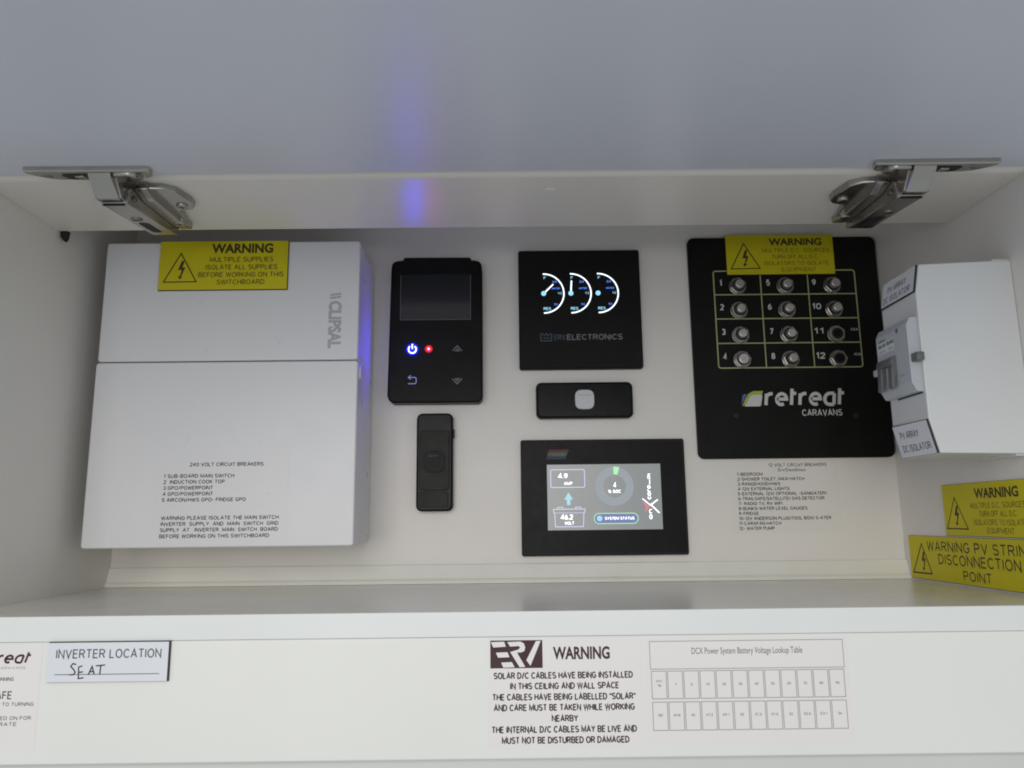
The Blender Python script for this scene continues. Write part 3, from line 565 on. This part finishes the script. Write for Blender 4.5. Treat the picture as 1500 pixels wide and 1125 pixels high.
t = film('breaker_list_sticker', 'printed list of 12 volt circuit breakers on the wall below the black panel', w0, 200, 300, -14.5, 50.5, 'film')
lines(t, w0, [('12 VOLT CIRCUIT BREAKERS', 236.8, 289.9, 46.8, 3.0), ('Erv/Daedlman', 245.2, 270.2, 42.4, 2.8)], 'ink_slate', 0.2, 0.01, 'heading')
ls = [('1-BEDROOM', 207.3, 230.8), ('2-SHOWER TOILET, MAXI HATCH', 207.3, 268.5), ('3-RANGEHOOD/HWS', 207.3, 246.2), ('4-12V EXTERNAL LIGHTS', 207.3, 254.4), ('5-EXTERNAL 12V( OPTIONAL -GANIGATER)', 207.0, 287.7), ('6-TRAILSAFE(SATELLITE) GAS DETECTOR', 207, 285.5), ('7- RADIO TV, RV WIFI', 207, 246.8), ('8-BUNKS-WATER LEVEL GAUGES', 207, 269.4), ('9-FRIDGE', 206.9, 225.0), ('10-12V ANDERSON PLUG(TOOL BOX) S-ATER', 206.9, 290.2), ('11-CARAFAN HATCH', 206.6, 244.6), ('12- WATER PUMP', 206.4, 238.4)]
lines(t, w0, [(s, a, c, 38.7-k*4.42, 3.0) for k, (s, a, c) in enumerate(ls)], 'ink', 0.2, 0.012)

# ------------------------------------------------------------------ PV isolator enclosure on the right wall
iso = thing('isolator_box', 'white solar isolator box with grey breaker, mounted on the right-hand wall', 'isolator', (XR, -163, 38.5))
YN, YFr = -188.0, -138.5
def xz_solid(prof, y0, y1, bev, name, m, par):
    b = bmesh.new(); A = [b.verts.new((x, y0, z)) for x, z in prof]; Q = [b.verts.new((x, y1, z)) for x, z in prof]; n = len(prof)
    b.faces.new(A); b.faces.new(Q[::-1])
    for i in range(n): b.faces.new((A[i], Q[i], Q[(i+1) % n], A[(i+1) % n]))
    bmesh.ops.recalc_face_normals(b, faces=b.faces[:])
    if bev: bmesh.ops.bevel(b, geom=b.edges[:], offset=bev, segments=2, affect='EDGES', profile=0.5)
    return link_mesh(name, b, m, par, True)
xz_solid([(XR-0.1, 176.2), (288.2, 173.6), (284.3, 153.2), (283.9, 65.0), (289.4, 41.2), (XR-0.1, 40.0)], YN, YFr, 0.9, 'cover', 'iso_white', iso)
xz_solid([(XR-0.05, 177.9), (342.0, 177.9), (342.0, 39.0), (XR-0.05, 39.0)], YN+3.0, YFr-3.0, 0.3, 'base', 'iso_white', iso)
BXF = 276.5
br = xz_solid([(284.5, 136.5), (279.0, 136.0), (BXF, 131), (BXF, 90), (279.5, 84.0), (284.5, 83.5)], -185.5, -140.5, 0.5, 'breaker', 'breaker_grey', iso)
brm = rightmap(BXF)
for y0 in (-151.5, -167.5):
    xz_solid([(BXF+0.2, 112), (BXF-2, 112.5), (BXF-3.6, 104), (BXF-4.4, 89.5), (BXF-2.4, 88.5), (BXF-1.0, 98), (BXF+0.2, 99)], y0, y0+6.0, 0.5, 'toggle', 'toggle_grey', br)
xz_solid([(BXF+0.2, 113), (BXF-3.0, 111.5), (BXF-3.9, 106.5), (BXF+0.2, 106)], -167.0, -144.5, 0.4, 'toggle_bar', 'toggle_grey', br)
b = NB(); poly(b, brm, [(142.2, 117.5), (166.8, 117.5), (166.8, 126.0), (142.2, 126.0)], 0.05); link_mesh('rating_panel', b, 'iso_white', br)
b = NB(); text(b, brm, 'DC BREAKER', 143.6, 155.0, 127.0, 1.7, 0, 0, 0.1); text(b, brm, '600V', 144.6, 153.6, 119.4, 1.7, 0, 0, 0.1); text(b, brm, '25A', 158.0, 165.0, 119.4, 1.7, 0, 0, 0.1); poly(b, brm, [(170.4, 128), (173.6, 128), (173.6, 131), (170.4, 131)], 0.1); text(b, brm, 'ON', 171.0, 177.0, 97, 1.6, 0, 0, 0.1); link_mesh('lettering', b, 'ink_slate', br)
b = NB(); text(b, brm, 'ISOLATOR', 143.6, 154.6, 123.4, 2.6, 0.018, 0, 0.1); text(b, brm, 'SOLAR DC', 156.0, 166.6, 123.8, 2.8, 0.018, 0, 0.1); link_mesh('lettering', b, 'stripe_green', br)
b = NB(); box(b, BXF+1.0, BXF+6.5, -193.5, -185.2, 104, 110, 0.8); link_mesh('side_clip', b, 'toggle_grey', br, True)
b = NB(); box(b, BXF-1.0, BXF+4.5, -140.8, -133.5, 103, 108, 0.8); link_mesh('side_clip', b, 'breaker_grey', br, True)
b = NB(); box(b, 283.3, 284.2, -184.5, -151, 82.6, 83.4); link_mesh('cutout_gap', b, 'void', iso)
def slopemap(x0, z0, x1, z1):
    dx, dz = x1-x0, z1-z0; L = math.hypot(dx, dz); nx, nz = -dz/L, dx/L
    if nx > 0: nx, nz = -nx, -nz
    return (lambda a, bq, d=0.0: Vector((x0+dx/L*bq+nx*d, -a, z0+dz/L*bq+nz*d))), L
fs, L1 = slopemap(284.3, 153.2, 288.2, 173.6)
t, d = plate('isolator_label', 'white PV ARRAY DC ISOLATOR label sloping on top of the solar isolator box', 'label', fs, -YFr+1.5, -YN-0.8, 0.3, L1-0.3, 1.2, 'label_white', 'label_black', (0.1, 1.1, 0.9, 0.2), 'white isolator labels')
lines(t, fs, [('PV ARRAY', 148.0, 175.0, 13.0, 4.8), ('DC ISOLATOR', 142.5, 181.5, 5.6, 4.8)], 'ink_slate', d+0.06)
fs2, L2 = slopemap(289.4, 41.2, 283.9, 65.0)
t, d = plate('isolator_label', 'white PV ARRAY DC ISOLATOR label at the bottom of the solar isolator box', 'label', fs2, -YFr+1.5, -YN-0.8, 0.3, L2-0.3, 1.2, 'label_white', 'label_black', (0.1, 1.1, 0.2, 0.5), 'white isolator labels')
lines(t, fs2, [('PV ARRAY', 147.0, 172.0, 16.2, 5.0), ('DC ISOLATOR', 145.5, 182.5, 6.6, 5.2)], 'ink_slate', d+0.06)

# ------------------------------------------------------------------ yellow labels on the right wall
rw = rightmap(XR)
t, d = plate('warning_label', 'yellow WARNING multiple D.C. sources label on the right wall, upper of two', 'label', rw, 72.2, 176.0, -16.2, 24.0, 1.2, 'label_yellow', 'label_core', (0.15, 0.15, 0.3, 0.15), 'yellow warning labels')
hazard(t, rw, d, (89.0, 13.6), (75.0, -10.6), (103.4, -10.8))
lines(t, rw, [('WARNING', 115.7, 166.8, 15.9, 6.8)], 'ink_brown', d+0.06, 0.036, 'heading')
lines(t, rw, [('MULTIPLE D.C. SOURCES', 109.0, 172.4, 6.9, 4.4), ('TURN OFF ALL D.C.', 119, 163, 0.7, 4.4), ('ISOLATORS TO ISOLATE', 112, 171, -5.6, 4.4), ('EQUIPMENT', 127, 158, -11.6, 4.4)], 'ink_faint', d+0.06)
t, d = plate('warning_label', 'yellow WARNING PV STRING DISCONNECTION POINT label standing just above the shelf', 'label', rw, 11.6, 196.0, -53.4, -17.3, 1.3, 'label_yellow', 'label_core', (0.2, 0.2, 0.35, 0.2), 'yellow warning labels')
hazard(t, rw, d, (32.7, -24.0), (15.5, -48.6), (45.4, -48.2), 1.3)
lines(t, rw, [('WARNING PV STRING', 41.1, 177.5, -25.3, 8.2), ('DISCONNECTION', 57.0, 160.4, -35.4, 8.4), ('POINT', 90.1, 125.8, -46.6, 7.6)], 'ink_brown', d+0.06)

# ------------------------------------------------------------------ front panel labels
wfp = wallmap(FY)
t, d = plate('location_label', 'white INVERTER LOCATION label with SEAT handwritten on its line', 'label', wfp, -278.6, -205.6, -92.7, -69.5, 1.4, 'label_white', 'label_black', (0.05, 0.9, 0.1, 0.55))
lines(t, wfp, [('INVERTER LOCATION', -273.8, -210.6, -76.5, 5.4)], 'ink_slate', d+0.06)
b = NB(); stroke(b, wfp, [(-273.8, -88.3), (-211.2, -88.3)], 0.45, d+0.06); link_mesh('rule', b, 'ink_slate', t)
b = NB(); dd = d+0.08
for s in ([(-261.2, -82.6), (-263.2, -82.0), (-264.4, -83.6), (-262.6, -85.4), (-261.4, -87.0), (-262.6, -88.4), (-265.0, -88.4)], [(-257.4, -83.4), (-259.6, -84.0), (-259.3, -90.6), (-256.2, -90.2)], [(-259.4, -87.1), (-256.8, -86.8)],
          [(-253.6, -88.6), (-251.6, -83.8), (-249.9, -88.4)], [(-253.0, -86.9), (-250.4, -86.6)], [(-249.4, -83.5), (-243.9, -83.0)], [(-246.4, -83.3), (-246.7, -88.6)]):
    stroke(b, wfp, s, 0.75, dd); dd += 0.01
link_mesh('handwriting', b, 'ink', t)

t = film('brand_sticker', 'sticker with dark red retreat lettering and SAFE, cut by the left edge', wfp, -352, -282.8, -131, -70.6, 'film_front')
lines(t, wfp, [('retreat', -325.5, -289.0, -78.4, 7.2)], 'ink_red', 0.2, 0.012, 'logo_lettering', 0.28)
lines(t, wfp, [('CARAVANS', -309.4, -292.2, -84.3, 1.5)], 'ink_grey', 0.2)
lines(t, wfp, [('BEFORE YOU CONTINUE TO RUNNING', -346, -298.6, -90.7, 2.2), ('TOWING SAFE', -334, -298.7, -99.9, 4.6), ('CHECK ALL SWITCHES PRIOR TO TURNING', -350, -285.4, -105.0, 2.1), ('ENSURE POWER IS TURNED ON FOR', -346, -286.2, -112.8, 2.1), ('SYSTEM TO OPERATE', -338, -294.4, -116.2, 2.1)], 'ink_red', 0.2)

t = film('warning_sticker', 'white WARNING sticker about solar cables with a black ERV logo', wfp, -14.8, 79.0, -133.5, -70.5, 'film_front')
b = NB(); poly(b, wfp, [(-12.9, -87.9), (18.6, -87.9), (18.6, -71.8), (-12.9, -71.8)], 0.2); lg = link_mesh('logo', b, 'ink_red', t)
b = NB(); k = 31.5/415.0; fx = lambda p: (-12.9+(p[0]-160)*k, -71.8-(p[1]-102)*(16.1/224.0))
for pg in ([(165, 115), (270, 112), (284, 152), (184, 158)], [(204, 200), (296, 197), (312, 237), (222, 240)], [(246, 280), (330, 276), (352, 318), (262, 320)],
           [(296, 116), (400, 112), (428, 128), (438, 160), (430, 190), (404, 200), (372, 200), (436, 316), (392, 318), (318, 196), (384, 176), (398, 160), (386, 148), (318, 152)],
           [(524, 110), (562, 108), (478, 308), (446, 262)]):
    poly(b, wfp, [fx(p) for p in pg], 0.26)
link_mesh('logo_letters', b, 'film_front', lg)
lines(t, wfp, [('WARNING', 24.9, 59.2, -79.5, 6.6)], 'ink_red', 0.2, 0.035, 'heading')
lines(t, wfp, [('SOLAR D/C CABLES HAVE BEING INSTALLED', -11.0, 72.7, -92.2, 3.9), ('IN THIS CEILING AND WALL SPACE', -1.2, 64.3, -98.2, 3.9), ('THE CABLES HAVE BEING LABELLED "SOLAR"', -11.9, 73.9, -104.4, 3.9), ('AND CARE MUST BE TAKEN WHILE WORKING', -11.1, 73.2, -110.4, 3.9), ('NEARBY', 23.4, 39.2, -116.6, 3.9), ('THE INTERNAL D/C CABLES MAY BE LIVE AND', -12.4, 74.0, -122.7, 3.9), ('MUST NOT BE DISTURBED OR DAMAGED', -6.4, 69.3, -128.7, 3.9)], 'ink_red', 0.2, 0.016)

t = film('lookup_table_sticker', 'sticker printed with a battery voltage lookup table of two rows', wfp, 80.6, 203.0, -131.5, -71.5, 'film_front')
b = NB(); stroke(b, wfp, [(83.4, -89.4), (83.4, -73.4), (200.3, -73.4), (200.3, -89.4)], 0.4, 0.2, True)
cw = (200.2-83.4)/12
for z0, z1 in ((-106.3, -90.6), (-124.1, -108.2)):
    for k in range(12): stroke(b, wfp, [(83.5+k*cw+0.35, z0), (83.5+(k+1)*cw-0.55, z0), (83.5+(k+1)*cw-0.55, z1), (83.5+k*cw+0.35, z1)], 0.42, 0.2, True)
link_mesh('table_lines', b, 'ink_grey', t)
lines(t, wfp, [('DCX Power System Battery Voltage Lookup Table', 108.7, 175.7, -79.1, 3.6)], 'ink_slate', 0.2, 0.0, 'heading')
L = [('SOC', 86.4, 90.2, -96.2, 1.2), ('%', 87.4, 89.6, -98.8, 1.4)]
for k in range(1, 12):
    s = ('1', '5', '10', '20', '30', '40', '50', '60', '70', '80', '90')[k-1]; wq = 0.9*len(s); c = 83.5+(k+0.5)*cw; L.append((s, c-wq*0.6, c+wq*0.6, -98.3, 1.5))
for k in range(12):
    s = ('VDC', '44.8', '46', '47.2', '49.1', '50', '51.2', '51.6', '52', '52.6', '53.1', '54')[k]; c = 83.5+(k+0.5)*cw; wq = 0.5*len(s); L.append((s, c-wq, c+wq, -115.6, 1.5))
lines(t, wfp, L, 'ink_slate', 0.2)

# ------------------------------------------------------------------ tidy
for o in bpy.data.objects:
    if '_o' in o.keys(): del o['_o']
